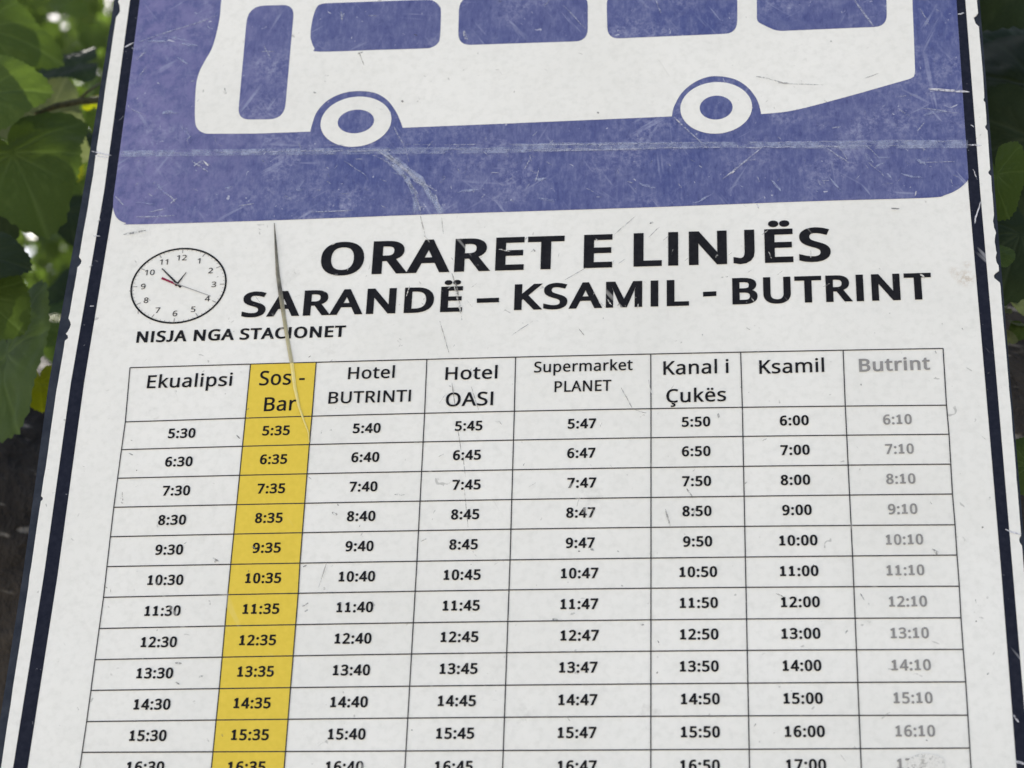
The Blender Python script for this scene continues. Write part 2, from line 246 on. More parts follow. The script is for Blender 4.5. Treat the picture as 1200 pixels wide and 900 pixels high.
def embolden(p, ox, oy):
    """move every edge outward (more sideways than up), dropping edges that would turn inside out"""
    def unit(s, e):
        x, y = e[0] - s[0], e[1] - s[1]; L = math.hypot(x, y) or 1; return x / L, y / L
    E = []
    for i in range(len(p)):
        a, b = p[i], p[(i + 1) % len(p)]; d = unit(a, b); n = (-d[1], d[0]); k = ox * n[0] ** 2 + oy * n[1] ** 2
        E.append(((a[0] + n[0] * k, a[1] + n[1] * k), (b[0] + n[0] * k, b[1] + n[1] * k), d))
    def meet(e, f):
        (ex, ey), (dx, dy), (fx, fy), (gx, gy) = e[0], e[2], f[0], f[2]; cr = dx * gy - dy * gx
        if abs(cr) < .08: return ((e[1][0] + fx) / 2, (e[1][1] + fy) / 2)
        t = ((fx - ex) * gy - (fy - ey) * gx) / cr; q = (ex + dx * t, ey + dy * t)
        far = math.hypot(q[0] - e[1][0], q[1] - e[1][1])
        if far > 4 * ox + 60 and dx * gx + dy * gy < -.7: return ((e[1][0] + fx) / 2, (e[1][1] + fy) / 2)
        return q
    while len(E) > 3:
        n = len(E); V = [meet(E[i - 1], E[i]) for i in range(n)]; worst, wi = -1e-6, None
        for i in range(n):
            v, w = V[i], V[(i + 1) % n]; g = (w[0] - v[0]) * E[i][2][0] + (w[1] - v[1]) * E[i][2][1]
            if g < worst: worst, wi = g, i
        if wi is None: break
        E.pop(wi)
    return [meet(E[i - 1], E[i]) for i in range(len(E))]
def outline(txt, ox=0, oy=0, one=False):
    """polygons of a string, normalised: x 0..1 over the ink, y in cap heights"""
    x = 0; polys = []
    for ch in txt:
        if ch == ' ': x += 260; continue
        ad, cs = BOLD_ONE if (one and ch == '1') else GL[ch]
        for c in cs:
            q = embolden(c, ox, oy) if ox else c
            polys.append([(px + x, py) for px, py in q])
        x += ad + ox * 1.7
    x0 = min(p[0] for c in polys for p in c); x1 = max(p[0] for c in polys for p in c)
    H = 714 + 2 * oy
    return [[((a - x0) / (x1 - x0), (b + oy) / H) for a, b in c] for c in polys], (x1 - x0) / H

LAYER = 0.0001
SHEET_T = 0.0008
def fill(name, polys, lay, mat, parent, label=None, thick=0):
    """polygons (sign-plane metres, holes by even-odd) -> one flat printed mesh on layer lay"""
    cu = bpy.data.curves.new(name, 'CURVE'); cu.dimensions = '2D'; cu.fill_mode = 'BOTH' if thick else 'FRONT'
    if thick: cu.extrude = thick / 2
    for p in polys:
        s = cu.splines.new('POLY'); s.points.add(len(p) - 1)
        for i, q in enumerate(p): s.points[i].co = (q[0], q[1], 0, 1)
        s.use_cyclic_u = True
    tmp = bpy.data.objects.new('tmp', cu); COL.objects.link(tmp)
    me = bpy.data.meshes.new_from_object(tmp.evaluated_get(bpy.context.evaluated_depsgraph_get()))
    bpy.data.objects.remove(tmp)
    me.name = name
    yy = -(SHEET_T + lay * LAYER) if not thick else 0
    for v in me.vertices: v.co = (v.co.x, yy + lay * thick - v.co.z if thick else yy, v.co.y)
    if not thick:
        bm = bmesh.new(); bm.from_mesh(me); bmesh.ops.recalc_face_normals(bm, faces=bm.faces)
        for f in bm.faces:
            if f.normal.y > 0: f.normal_flip()
        bm.to_mesh(me); bm.free()
    o = link(name, me, mat, parent)
    if label: o['label'] = label
    return o
def px(pts): return [P(*q) for q in pts]
def strip(pts, w0, w1=None, plane=False):
    """thin printed line of width w0..w1 metres through sign-plane points"""
    p = [Vector(q) for q in (pts if plane else px(pts))]; w1 = w0 if w1 is None else w1; n = len(p); L = []; Rr = []
    for i in range(n):
        d = (p[min(i + 1, n - 1)] - p[max(i - 1, 0)]).normalized(); nn = Vector((-d.y, d.x)); w = (w0 + (w1 - w0) * i / (n - 1)) / 2
        L.append(p[i] + nn * w); Rr.append(p[i] - nn * w)
    return L + Rr[::-1]
def spline(pts, k=6, closed=True):
    """smooth closed outline through pixel points (Catmull-Rom)"""
    n = len(pts); out = []
    for i in range(n if closed else n - 1):
        g = [pts[(i + j) % n] if closed else pts[min(max(i + j, 0), n - 1)] for j in (-1, 0, 1, 2)]
        for s in range(k):
            t = s / k
            out.append(tuple(.5 * (2 * g[1][a] + (g[2][a] - g[0][a]) * t + (2 * g[0][a] - 5 * g[1][a] + 4 * g[2][a] - g[3][a]) * t * t + (3 * g[1][a] - g[0][a] - 3 * g[2][a] + g[3][a]) * t ** 3) for a in (0, 1)))
    return out
def rounded(pts, r, k=6):
    """round the corners of a polygon; r is one radius or one per corner"""
    n = len(pts); out = []
    for i in range(n):
        a, b, c = Vector(pts[i - 1]), Vector(pts[i]), Vector(pts[(i + 1) % n]); rr = r[i] if isinstance(r, (list, tuple)) else r
        if rr <= 0: out.append(tuple(b)); continue
        s = b + (a - b).normalized() * min(rr, (a - b).length * .49); e = b + (c - b).normalized() * min(rr, (c - b).length * .49)
        for j in range(k + 1):
            t = j / k; out.append(tuple(s * (1 - t) ** 2 + b * 2 * t * (1 - t) + e * t * t))
    return out
def ellipse(c, ru, rv, n=64): return [(c[0] + ru * math.cos(2 * math.pi * i / n), c[1] + rv * math.sin(2 * math.pi * i / n)) for i in range(n)]

def word_polys(txt, a, b, cap, ox=0, oy=0, one=False):
    """text whose ink runs from pixel a to pixel b along the baseline, caps cap pixels tall"""
    A, B = P(*a), P(*b); m = ((a[0] + b[0]) / 2, (a[1] + b[1]) / 2)
    h = (P(m[0], m[1] - cap) - P(*m)).y
    d = B - A; polys, _ = outline(txt, ox, oy, one)
    return [[A + d * x + Vector((0, h * y)) for x, y in c] for c in polys]

sign = empty('timetable_sign', (0, 0, SIGN_BASE))
tag(sign, 'scratched white bus timetable sign with blue bus pictogram and yellow column, fixed to the tree', 'sign')

# edges of the sign, pixel x at photo rows (the sheet runs on above and below the frame)
YS = [-380, -366, -190, 0, 112, 225, 337, 450, 562, 675, 787, 900, 996, 1010]
def edge(vals):
    """vals at y = 0,225,450,675,900 -> pixel points along YS"""
    out = []
    for y in YS:
        t = y / 225
        if t <= 0: x = vals[0] + (vals[1] - vals[0]) * t
        elif t >= 4: x = vals[4] + (vals[4] - vals[3]) * (t - 4)
        else:
            i = min(int(t), 3); x = vals[i] + (vals[i + 1] - vals[i]) * (t - i)
        out.append((x, y))
    return out
E_PLATE_L = edge([134, 97.5, 57, 26.5, -9]); E_WHITE_L = edge([139.5, 106.5, 68, 35.5, 2]); E_BLK_L0 = edge([153, 122.5, 83.5, 52, 16]); E_BLK_L1 = edge([165.5, 136, 99, 68, 33])
E_BLK_R0 = edge([1120, 1135, 1154.5, 1173.5, 1191]); E_BLK_R1 = edge([1131, 1148.5, 1168, 1187, 1206]); E_WHITE_R = edge([1144.5, 1162.5, 1182, 1200.5, 1220]); E_PLATE_R = edge([1148, 1166, 1184.5, 1204, 1224])
# backing plate: a solid folded steel panel
def slab(name, left, right, y0, y1, mat, chips=()):
    L = [(p.x, p.y) for p in px(left)]; Rr = [(p.x, p.y) for p in px(right)]
    poly = L + Rr[::-1]
    cu_polys = [[Vector(q) for q in poly]]
    o = fill(name, cu_polys, 0, mat, sign, thick=abs(y1 - y0))
    for v in o.data.vertices: v.co.y += (y0 + y1) / 2
    return o
slab('backing_plate', E_PLATE_L, E_PLATE_R, 0.0, 0.004, M['plate'])
def nick(side_pts, cuts, sgn):
    """ragged torn notches along a pixel edge: (y, half height, depth)"""
    out = []
    ys = sorted(set([q[1] for q in side_pts] + [y + k * h for y, h, d in cuts for k in (-1, -.55, -.2, .25, .6, 1)] + [y for y in range(-370, 1000, 23)]))
    for y in ys:
        for i in range(len(side_pts) - 1):
            (xa, ya), (xb, yb) = side_pts[i], side_pts[i + 1]
            if ya <= y <= yb: x = xa + (xb - xa) * (y - ya) / (yb - ya); break
        j = random.uniform(-.35, .35)
        for cy, h, d in cuts:
            if abs(y - cy) < h * .99: j = d * (1 - (abs(y - cy) / h) ** 2) * random.uniform(.75, 1.2)
        out.append((x + sgn * j, y))
    return out
cutL = [(12, 9, 3.5), (180, 3, 2), (308, 6, 3.2), (383, 9, 3.5), (396, 4, 3), (585, 3, 2.5)]
cutR = [(24, 8, 5), (118, 3, 1.6), (150, 4, 2), (203, 4, 2.5), (262, 9, 2), (287, 12, 2.2), (304, 8, 3), (325, 7, 7), (634, 6, 3)]
slab('white_sheet', nick(E_WHITE_L, cutL, 1), nick(E_WHITE_R, cutR, -1), -0.00078, -0.00002, M['white'])
# black frame line, closed above and below the picture
outer = px(E_BLK_L0) + px(E_BLK_R1)[::-1]; inner = px(E_BLK_L1[1:-1]) + px(E_BLK_R0[1:-1])[::-1]
fill('black_border', [outer, inner], 1, M['stripe'], sign)

# blue panel with rounded lower corners, running under the border line
bl = [(q[0] - 1.0, q[1]) for q in E_BLK_L1[1:5]] + [(133.5, 232)]
br = [(q[0] + 0.6, q[1]) for q in E_BLK_R0[1:5]] + [(1134.8, 210)]
low = [(133.3, 246), (138, 257), (148, 262.5), (162, 264), (330, 259), (500, 252.5), (750, 244.5), (950, 237), (1085, 233), (1108, 229.5), (1124, 222)]
low = [(133.5, 232)] + spline([(133.5, 234)] + low + [(1134.8, 212)], 5, False)
blue = fill('blue_panel', [px(bl + low + br[::-1])], 2, M['blue'], sign)

# ------------------------------------------------------------------ bus pictogram
body = [(266, -40), (260, 0), (257.5, 25), (250, 55), (241, 72), (234, 86), (230, 104), (229, 140), (232, 152), (240, 157.3), (250, 158), (300, 157.8), (364, 155.5),
        (366.5, 146), (372, 132), (385, 118.5), (403, 110.3), (422, 108), (440, 110.3), (454, 118.5), (464, 131.5), (469, 142), (472.3, 151),
        (600, 145.8), (787.5, 137.7), (788.5, 131), (791, 124), (798, 111.5), (810, 100.3), (825, 92.8), (840, 90.5), (860, 93.8), (875, 102.5), (885, 114.5), (889.5, 124), (892, 135),
        (915, 133), (929, 130.8), (950, 126), (1000, 112.6), (1066, 93.8), (1071, 91), (1072.2, 85), (1071, 50), (1069, 0), (1061, -150), (1058, -190), (1040, -212), (1010, -218), (400, -190), (330, -182), (298, -160)]
ia = body.index((364, 155.5)); ib = body.index((472.3, 151)); ic = body.index((787.5, 137.7)); id_ = body.index((892, 135)); ie = body.index((1000, 112.6))
body = body[:ia] + spline(body[ia:ib + 1], 5, False) + body[ib:ic] + spline(body[ic:id_ + 1], 5, False) + spline(body[id_:ie + 1], 5, False) + body[ie:]
body = spline(body[:11], 5, False) + body[10:]
bus = fill('bus_pictogram', [px(body)], 3, M['white'], sign)
wins = [('door_window', rounded([(291, 8.5), (345.5, 7), (333.5, 141), (279, 141.5)], [20, 14, 18, 14]), 0),
        ('window', spline([(371, 11), (377, 6.2), (390, 5), (440, 3.2), (498, 1.3), (509, 3), (515.5, 9), (517, 16), (516, 44), (513.5, 52), (506, 57), (495, 58.3), (440, 60), (374, 62), (369, 58), (365.5, 50), (364.3, 42), (366.5, 25)], 4), 1),
        ('window', rounded([(538.5, -2), (689, -7), (689, 49.5), (537, 54.5)], [16, 16, 15, 15]), 2),
        ('window', rounded([(711, -8), (864, -14), (864, 40.5), (712, 47)], [16, 16, 15, 14]), 3),
        ('window', rounded([(887, -15), (1038, -20), (1039.5, 32.5), (910, 38), (887, 27)], [16, 16, 15, 8, 5]), 4)]
for nm, pts, i in wins: fill(nm, [px(pts)], 4, M['blue'], bus)
def wheel(c, xr, yr, hx, hy):
    C_ = P(*c); ru = (P(c[0] + xr, c[1]) - P(c[0] - xr, c[1])).x / 2; rv = (P(c[0], c[1] - yr) - P(c[0], c[1] + yr)).y / 2
    w = fill('wheel', [ellipse(C_, ru, rv)], 4, M['white'], bus)
    return w, C_, ru * hx / xr, rv * hy / yr
for c, a in (((417.5, 143.8), (41.3, 29.3, 21.2, 13.8)), ((839.3, 127.6), (42, 30.2, 19.3, 14))):
    w, C_, ru, rv = wheel(c, *a); fill('hub', [ellipse(C_, ru, rv, 40)], 5, M['blue'], bus)

# ------------------------------------------------------------------ headings
TB = (30, 22)
def words(name, ws, mat=M['text'], ox=0, oy=0, lay=3, label=None, one=False):
    polys = []
    for w in ws: polys += word_polys(w[0], w[1], w[2], w[3], ox, oy, one)
    return fill(name, polys, lay, mat, sign, label)
def bl_(x, x0, y0, x1, y1): return (x, y0 + (y1 - y0) * (x - x0) / (x1 - x0))
T = lambda x: bl_(x, 434, 322.6, 930, 308.4)
words('title_lettering', [('ORARET', T(375), T(661), 38.6), ('E', T(684), T(717.5), 39), ('LINJËS', T(742.5), T(974), 39.4)], ox=40, oy=26, label='large bold black title lettering')
Rt = lambda x: bl_(x, 349, 371.3, 1080, 352.2)
for w_, xa, xb, hh in (('SARANDË', 283, 541.5, 29.6), ('KSAMIL', 602.5, 807.5, 30.4), ('BUTRINT', 858.5, 1092.5, 31)):
    words('route_lettering', [(w_, Rt(xa), Rt(xb), hh)], ox=38, oy=25, label='bold black route word ' + w_)
for (xa, xb, yy, th) in ((559, 585, 353, 5.2), (824, 839.5, 345.5, 5.5)):
    fill('route_dash', [px([(xa, yy + th / 2 + .5), (xb, yy + th / 2 - .3), (xb, yy - th / 2 - .3), (xa, yy - th / 2 + .5)])], 3, M['text'], sign)
S = lambda x: bl_(x, 160, 402.8, 404, 395.8)
words('departures_lettering', [('NISJA', S(160), S(219), 13.2), ('NGA', S(227), S(274.5), 13.2), ('STACIONET', S(281), S(405), 13.2)], ox=40, oy=26, label='small bold black lettering below the clock')

# ------------------------------------------------------------------ clock
ccx = P(209.7, 335.6); cru = (P(266, 332.5) - P(153.2, 338.5)).length / 2; crv = (P(212, 291.2) - P(203.5, 380)).y / 2
k_ = 0.962
clock = fill('clock_ring', [ellipse(ccx, cru, crv, 96), ellipse(ccx, cru * k_, crv * (k_ - .006), 96)], 3, M['black'], sign, 'round black printed clock with numerals')
hub_ = P(208.3, 334.3)
for h in range(1, 13):
    a = math.pi / 2 - h * math.pi / 6
    q = ccx + Vector((cru * .735 * math.cos(a), crv * .735 * math.sin(a))); s_ = crv * .142
    po, asp = outline(str(h), 12, 9); w = s_ * asp * 1.12
    fill('numeral', [[(q.x - w / 2 + x * w, q.y - s_ / 2 + y * s_) for x, y in c] for c in po], 3, M['rule'], clock)
ticks = []
for h in range(60):
    a = h * math.pi / 30; big = h % 5 == 0
    if not big and h % 5 not in (): 
        pass
    r0, r1 = (.86, .95) if big else (.925, .95)
    d = Vector((math.cos(a) * cru, math.sin(a) * crv)); ticks.append(strip([ccx + d * r0, ccx + d * r1], .0005 if big else .0003, plane=True))
fill('minute_marks', ticks, 3, M['grey'], clock)
fill('clock_hand', [strip([(190, 327), (212, 336.5)], .0014, .0009)], 4, M['red'], clock, 'red hour hand')
fill('clock_hand', [strip([(190.5, 316), (201, 326.5), (212.5, 338)], .0006, .0013)], 5, M['black'], clock, 'black minute hand')
fill('clock_hand', [strip([(206.5, 336.5), (219, 320.5)], .0011, .0004)], 6, M['black'], clock, 'short black alarm hand')
fill('clock_hand', [strip([(204, 332.8), (247.5, 348.5)], .0006, .0004)], 7, M['grey'], clock, 'thin grey second hand')

# ------------------------------------------------------------------ table
GX = [[(153, 432), (147.5, 495.5), (143, 528), (138.5, 561.5), (134, 595.5), (130, 630), (126, 665), (122, 701), (117, 737.5), (112, 774), (107.3, 810), (102.3, 846.5), (97, 882.5)],
      [(294, 429), (288, 491), (271, 662), (267.5, 697.5), (257.5, 809), (250, 884)],
      [(371, 426), (366, 489), (363, 522.5), (352, 661), (350, 697), (341, 807), (335, 883)],
      [(500.5, 424), (498, 485), (489, 658), (476, 882)],
      [(604.5, 419), (603, 483), (598, 657), (590, 882)],
      [(762.7, 416), (763, 480), (763, 655), (762.8, 879.5)],
      [(868, 414.5), (870, 479), (873.5, 653), (878, 879)],
      [(988, 412), (990.5, 477), (999, 652), (1008.3, 877.5)],
      [(1105, 409.5), (1109, 476), (1112, 510), (1114, 545), (1116, 580), (1119, 616), (1121.3, 651.5), (1124, 688), (1126, 725), (1128.5, 762), (1131.5, 800), (1134, 839), (1136.3, 877.5)]]
def xat(col, y):
    c = GX[col]
    for i in range(len(c) - 1):
        if y <= c[i + 1][1] or i == len(c) - 2:
            (xa, ya), (xb, yb) = c[i], c[i + 1]; return xa + (xb - xa) * (y - ya) / (yb - ya)
MID = [416, 480, 514, 549, 584, 619, 655, 690.3, 727.3, 764, 802.3, 840.3, 879.5]
ROWS = []                                     # each row line: quadratic through left, middle, right
for i in range(13):
    l, m, r = GX[0][i], (763, MID[i]), GX[8][i]
    ROWS.append((l, m, r))
def lerp2(a, b, t): return (a[0] + (b[0] - a[0]) * t, a[1] + (b[1] - a[1]) * t)
for i in range(2):                            # rows running on below the picture edge
    l, m, r = ROWS[-1]; l0, m0, r0 = ROWS[-2]
    ROWS.append(tuple((2 * a[0] - b[0], 2 * a[1] - b[1] + .4) for a, b in ((l, l0), (m, m0), (r, r0))))
def row_y(i, x):
    (x0, y0), (x1, y1), (x2, y2) = ROWS[i]
    return y0 * (x - x1) * (x - x2) / ((x0 - x1) * (x0 - x2)) + y1 * (x - x0) * (x - x2) / ((x1 - x0) * (x1 - x2)) + y2 * (x - x0) * (x - x1) / ((x2 - x0) * (x2 - x1))
YBOT = ROWS[-1][1][1]
def crossing(col, row):
    y = ROWS[row][1][1]
    for _ in range(6): y = row_y(row, xat(col, y))
    return (xat(col, y), y)
N_ROW = len(ROWS)
ycol = [crossing(1, i) for i in range(N_ROW)] ; ycol2 = [crossing(2, i) for i in range(N_ROW)]
fill('highlight_column', [px(ycol + ycol2[::-1])], 2, M['yellow'], sign, 'yellow highlighted column')
RW = .00062
hl = []
for i in range(N_ROW):
    xs = [crossing(0, i)[0] + (crossing(8, i)[0] - crossing(0, i)[0]) * k / 10 for k in range(11)]
    hl.append(strip([(x, row_y(i, x)) for x in xs], RW))
fill('row_rules', hl, 3, M['rule'], sign)
vl = [strip([crossing(c, i) for i in range(N_ROW)], .00055) for c in range(9)]
fill('column_rules', vl, 4, M['rule'], sign)
# column headings
Hd = lambda *ws, **k: words('column_heading', list(ws), lay=4, ox=k.get('ox', 17), oy=k.get('oy', 12), mat=k.get('mat', M['text']), label=k.get('label'))
Hd(('Ekualipsi', (172.5, 456.3), (272, 453.3), 15.2), label='heading of the first column')
Hd(('Sos', (304, 453), (341, 452), 17), ('-', (350.5, 452), (357, 451.8), 17), ('Bar', (309.5, 483.2), (347, 482), 16.3), label='heading on yellow')
Hd(('Hotel', (408, 445.6), (462.5, 444), 14), ('BUTRINTI', (385, 474.3), (481.5, 471.7), 13.8))
Hd(('Hotel', (522, 446.5), (583, 444.8), 15), ('OASI', (522.5, 477.6), (578, 476), 16))
Hd(('Supermarket', (626, 437.8), (741.5, 434.8), 12.6), ('PLANET', (650, 460.8), (716.5, 459), 12.8))
Hd(('Kanal i', (777.5, 440.6), (854, 438.3), 16), ('Çukës', (781, 473.2), (851, 471.2), 15.8))
Hd(('Ksamil', (890, 439.4), (966, 437), 16))
Hd(('Butrint', (1007, 437), (1090, 434.4), 15.2), ox=30, oy=20, mat=M['faded'], label='faded grey heading')
# departure times, one mesh per column
C1 = [(214, 510), (324.7, 506), (430.9, 503), (549.4, 500), (682.5, 498), (816.2, 496), (930.2, 494), (1051.6, 493)]
C11 = [(174.6, 864), (293.5, 862), (407, 862.5), (534.4, 861), (677.2, 859), (820.6, 858), (943, 857), (1072, 857)]
MINS = ['30', '35', '40', '45', '47', '50', '00', '10']
w4 = (P(1069, 493) - P(1034.5, 494)).length * .985; capv = (P(1051, 487.5) - P(1051, 499.2)).y
_, asp4 = outline('5:30', 42, 27); xs_ = w4 / (capv * asp4)
for c in range(8):
    polys = []
    A, B = P(*C1[c]), P(*C11[c])
    for r in range(12):
        hour = 5 + r + (1 if c >= 6 else 0)
        if c == 3 and r == 4: hour = 8                      # the printed sheet repeats 8:45 here
        s_ = '%d:%s' % (hour, MINS[c])
        t_ = r / 10
        ctrx = A.x + (B.x - A.x) * t_
        # vertical place: middle of the row at this column
        pxx = C1[c][0] + (C11[c][0] - C1[c][0]) * t_
        cy = (P(pxx, row_y(r + 1, pxx)) + P(pxx, row_y(r + 2, pxx))).y / 2 + .0004
        po, asp = outline(s_, 34 if c == 7 else 43, 24 if c == 7 else 28, True); w = capv * asp * xs_ * random.uniform(.99, 1.01)
        x0 = ctrx - w / 2 + random.uniform(-.0003, .0003)
        polys += [[(x0 + x * w, cy - capv / 2 + y * capv) for x, y in q] for q in po]
    fill('departure_times', polys, 4, M['faded'] if c == 7 else M['text'], sign, ('faded grey times' if c == 7 else 'bold black times on yellow' if c == 1 else None))

# ------------------------------------------------------------------ wear (creases, scratches, smudges) and a painted glare wash
mm = .00046                                   # about one photo pixel on the sign
cr = [(322, 263), (323.5, 285), (326, 322), (330, 350), (334, 377), (338, 402), (342.5, 427)]
def sliver(pts, ws, base):
    p = px(pts); n = len(p); L = []; Rr = []
    for i in range(n):
        d = (p[min(i + 1, n - 1)] - p[max(i - 1, 0)]).normalized(); nn = Vector((-d.y, d.x)); w = ws[i] * mm / 2
        L.append(p[i] + nn * w); Rr.append(p[i] - nn * w)
    return L + Rr[::-1]
def ridge(name, pts, ws, h, mat):
    """raised tape crease: a low tent-shaped ridge along the line"""
    p = px(pts); bm = bmesh.new(); n = len(p); rows = []; y0 = -(SHEET_T + 6 * LAYER)
    for i in range(n):
        d = (p[min(i + 1, n - 1)] - p[max(i - 1, 0)]).normalized(); nn = Vector((-d.y, d.x)); w = ws[i] * mm / 2
        a, b = p[i] + nn * w, p[i] - nn * w
        rows.append([bm.verts.new((a.x, y0, a.y)), bm.verts.new((p[i].x, y0 - h * min(1, ws[i] / 3), p[i].y)), bm.verts.new((b.x, y0, b.y))])
    for i in range(n - 1):
        for j in (0, 1): bm.faces.new((rows[i][j], rows[i][j + 1], rows[i + 1][j + 1], rows[i + 1][j]))
    bmesh.ops.recalc_face_normals(bm, faces=bm.faces)
    me = bpy.data.meshes.new(name); bm.to_mesh(me); bm.free(); return link(name, me, mat, sign)
ridge('tape_crease', cr, [.8, 2.6, 4.6, 5.4, 4.6, 4.4, 4.6], .0012, M['crease'])
ridge('tape_crease', [(342.5, 427), (346, 455), (351, 478), (357, 495), (362, 508), (363, 520)], [4.4, 4.0, 2.8, 2.0, 1.6, .7], .0006, M['creasepale'])
fine = []
SLOT = 0
def seg(x0, y0, x1, y1, w=1.3, bend=1.5):
    n = 5; pts = []
    for i in range(n):
        t = i / (n - 1); pts.append((x0 + (x1 - x0) * t + random.uniform(-.3, .3) * bend, y0 + (y1 - y0) * t + random.uniform(-.3, .3) * bend))
    fine.append((pts, [w * .35, w, w * .9, w, w * .3], SLOT))
def scribble(name, lines, lay, mats):
    """hundreds of slivers of wear in one mesh; each line is (points, widths, material slot)"""
    bm = bmesh.new(); step = LAYER * 2.0 / max(len(lines), 1)
    for k, (pts, ws, slot) in enumerate(lines):
        q = sliver(pts, ws, 0); n = len(pts); y = -(SHEET_T + lay * LAYER + k * step)
        vs = [bm.verts.new((a.x, y, a.y)) for a in q]
        for i in range(n - 1): bm.faces.new((vs[i], vs[i + 1], vs[2 * n - 2 - i], vs[2 * n - 1 - i])).material_index = slot
    for f in bm.faces:
        f.normal_update()
        if f.normal.y > 0: f.normal_flip()
    me = bpy.data.meshes.new(name); bm.to_mesh(me); bm.free()
    for m in mats: me.materials.append(m)
    o = link(name, me, None, sign); o['kind'] = 'stuff'; return o
# fold line across the blue print, broken and doubled
x = 142
while x < 1135:
    L = random.uniform(14, 70); y = 180.5 - (x - 142) * .0088
    if random.random() < .8: seg(x, y + random.uniform(-1, 1), min(x + L, 1130), y - L * .0088 + random.uniform(-1, 1), random.uniform(.7, 2.0), .8)
    if random.random() < .45: seg(x + 5, y - 6 + random.uniform(-1.5, 1.5), min(x + L * .8, 1130), y - 6.5, random.uniform(.5, 1.2), .8)
    x += L * random.uniform(.8, 1.1)
for a in [(600, 172, 815, 169, 1.6), (620, 178, 770, 176, 2.2), (160, 52, 256, 20, 1.6), (1000, 0, 1023, 32, 2.6), (852, 207, 893, 175, 2.2), (846, 212, 870, 193, 1.2), (790, 139, 829, 175, 1.8),
          (462, 150, 475, 175, 1.8), (475, 175, 480, 192, 1.2), (445, 180, 482, 204, 2.6), (452, 178, 490, 214, 2.0), (462, 190, 500, 222, 2.8), (470, 196, 512, 226, 1.8), (440, 184, 470, 200, 1.5), (478, 212, 492, 232, 2.2),
          (404, 190, 430, 208, 1.2), (486, 226, 494, 252, 2.0), (510, 228, 517, 250, 1.8), (484, 212, 512, 224, 1.2), (365, 250, 415, 248, 1.6), (968, 175, 996, 193, 1.5), (982, 172, 994, 190, 1.3), (1018, 192, 1036, 208, 1.6), (1012, 170, 1030, 186, 1.1),
          (1050, 115, 1075, 113, 1.5), (1053, 130, 1066, 137, 1.6), (1078, 128, 1122, 134, 1.2), (1080, 192, 1120, 191, 1.1), (975, 152, 985, 150, 1.5), (1075, 155, 1083, 145, 1.5), (660, 8, 687, 36, 1.2), (768, 0, 775, 18, 1.2), (638, 10, 645, 0, 1.0),
          (225, 190, 245, 203, 2.0), (228, 196, 238, 190, 2.2), (220, 165, 226, 160, 1.8), (160, 72, 172, 62, 2), (165, 90, 172, 80, 1.6), (152, 128, 172, 138, 1), (136, 232, 146, 242, 2), (196, 228, 206, 238, 2.4), (200, 240, 208, 234, 1.8), (160, 256, 205, 254, 2.2), (175, 250, 196, 246, 1.6), (280, 243, 298, 240, 1.4),
          (615, 200, 622, 186, 1.3), (628, 215, 632, 197, 1.2), (400, 15, 402, 26, 2.2), (404, 17, 400, 24, 1.6), (432, 20, 442, 20.5, 1.3), (544, 37, 548, 49, 2.4), (225, 97, 230, 97, 1.5), (310, 55, 318, 70, 1.4), (306, 62, 322, 62, 1.2), (1078, 12, 1088, 28, 1.2), (1070, 1, 1120, 0.5, 1.6)]:
    seg(*a)
for _ in range(170):                           # short random scuffs over the blue print
    x, y = random.uniform(150, 1118), random.choice([random.uniform(160, 245), random.uniform(160, 250), random.uniform(5, 240)])
    if 232 < x < 1070 and y < 158 - max(0, (x - 900) * .38): continue
    if y > 262 - .034 * (x - 160) - 6: continue
    ang = random.choice([.5, .7, -.9, 1.3, 0, random.uniform(0, 3)]); l = random.uniform(2, 11)
    seg(x, y, x + l * math.cos(ang), y + l * math.sin(ang) * .8, random.uniform(.5, 1.3), 1)
for q_ in ([(142, 178), (330, 175.5), (600, 173.5), (600, 181), (330, 183), (142, 185.5)], [(600, 170), (740, 168), (900, 167.5), (900, 174), (740, 177), (600, 180.5)], [(900, 168), (1010, 166), (1134, 165.5), (1134, 175), (1010, 176), (900, 175)]):
    fill('tape_film', [px(q_)], 5.5, M['scuff'], sign)
film = []
for k in range(11):                            # crinkled tape streak running down from the front wheel
    j = lambda a: random.uniform(-a, a)
    e_ = -1 if k % 2 else 1; w_ = random.uniform(1.8, 6.2)
    p_ = [(444 + j(6), 177 + j(2)), (462 + j(4) + e_ * 3, 190 + j(3)), (484 + j(4) + e_ * 7, 212 + j(3)), (497 + j(4) + e_ * 11, 230 + j(3)), (503 + j(4) + e_ * 14, 253 - abs(j(6)))]
    film.append((p_, [w_ * .3, w_, w_ * 1.3, w_, w_ * .7], 0))
for k in range(26):                            # rubbed patches along the worn lower band and left edge
    cx_, cy_ = random.choice([(random.uniform(165, 300), random.uniform(205, 250)), (random.uniform(182, 225), random.uniform(40, 170)), (random.uniform(1000, 1098), random.uniform(120, 215)), (random.uniform(300, 1000), random.uniform(195, 238))])
    a_ = random.uniform(-.6, .9); l_ = random.uniform(5, 16); w_ = random.uniform(1.5, 5)
    film.append(([(cx_ + math.cos(a_) * l_ * t_ + random.uniform(-1, 1), cy_ + math.sin(a_) * l_ * t_ + random.uniform(-1, 1)) for t_ in (-1, -.5, 0, .5, 1)], [w_ * .2, w_ * .8, w_, w_ * .7, w_ * .2], 0))
scribble('rubbed_streaks', film, 5, [M['scuff']])
SLOT = 1                                       # whiter, deeper gouges
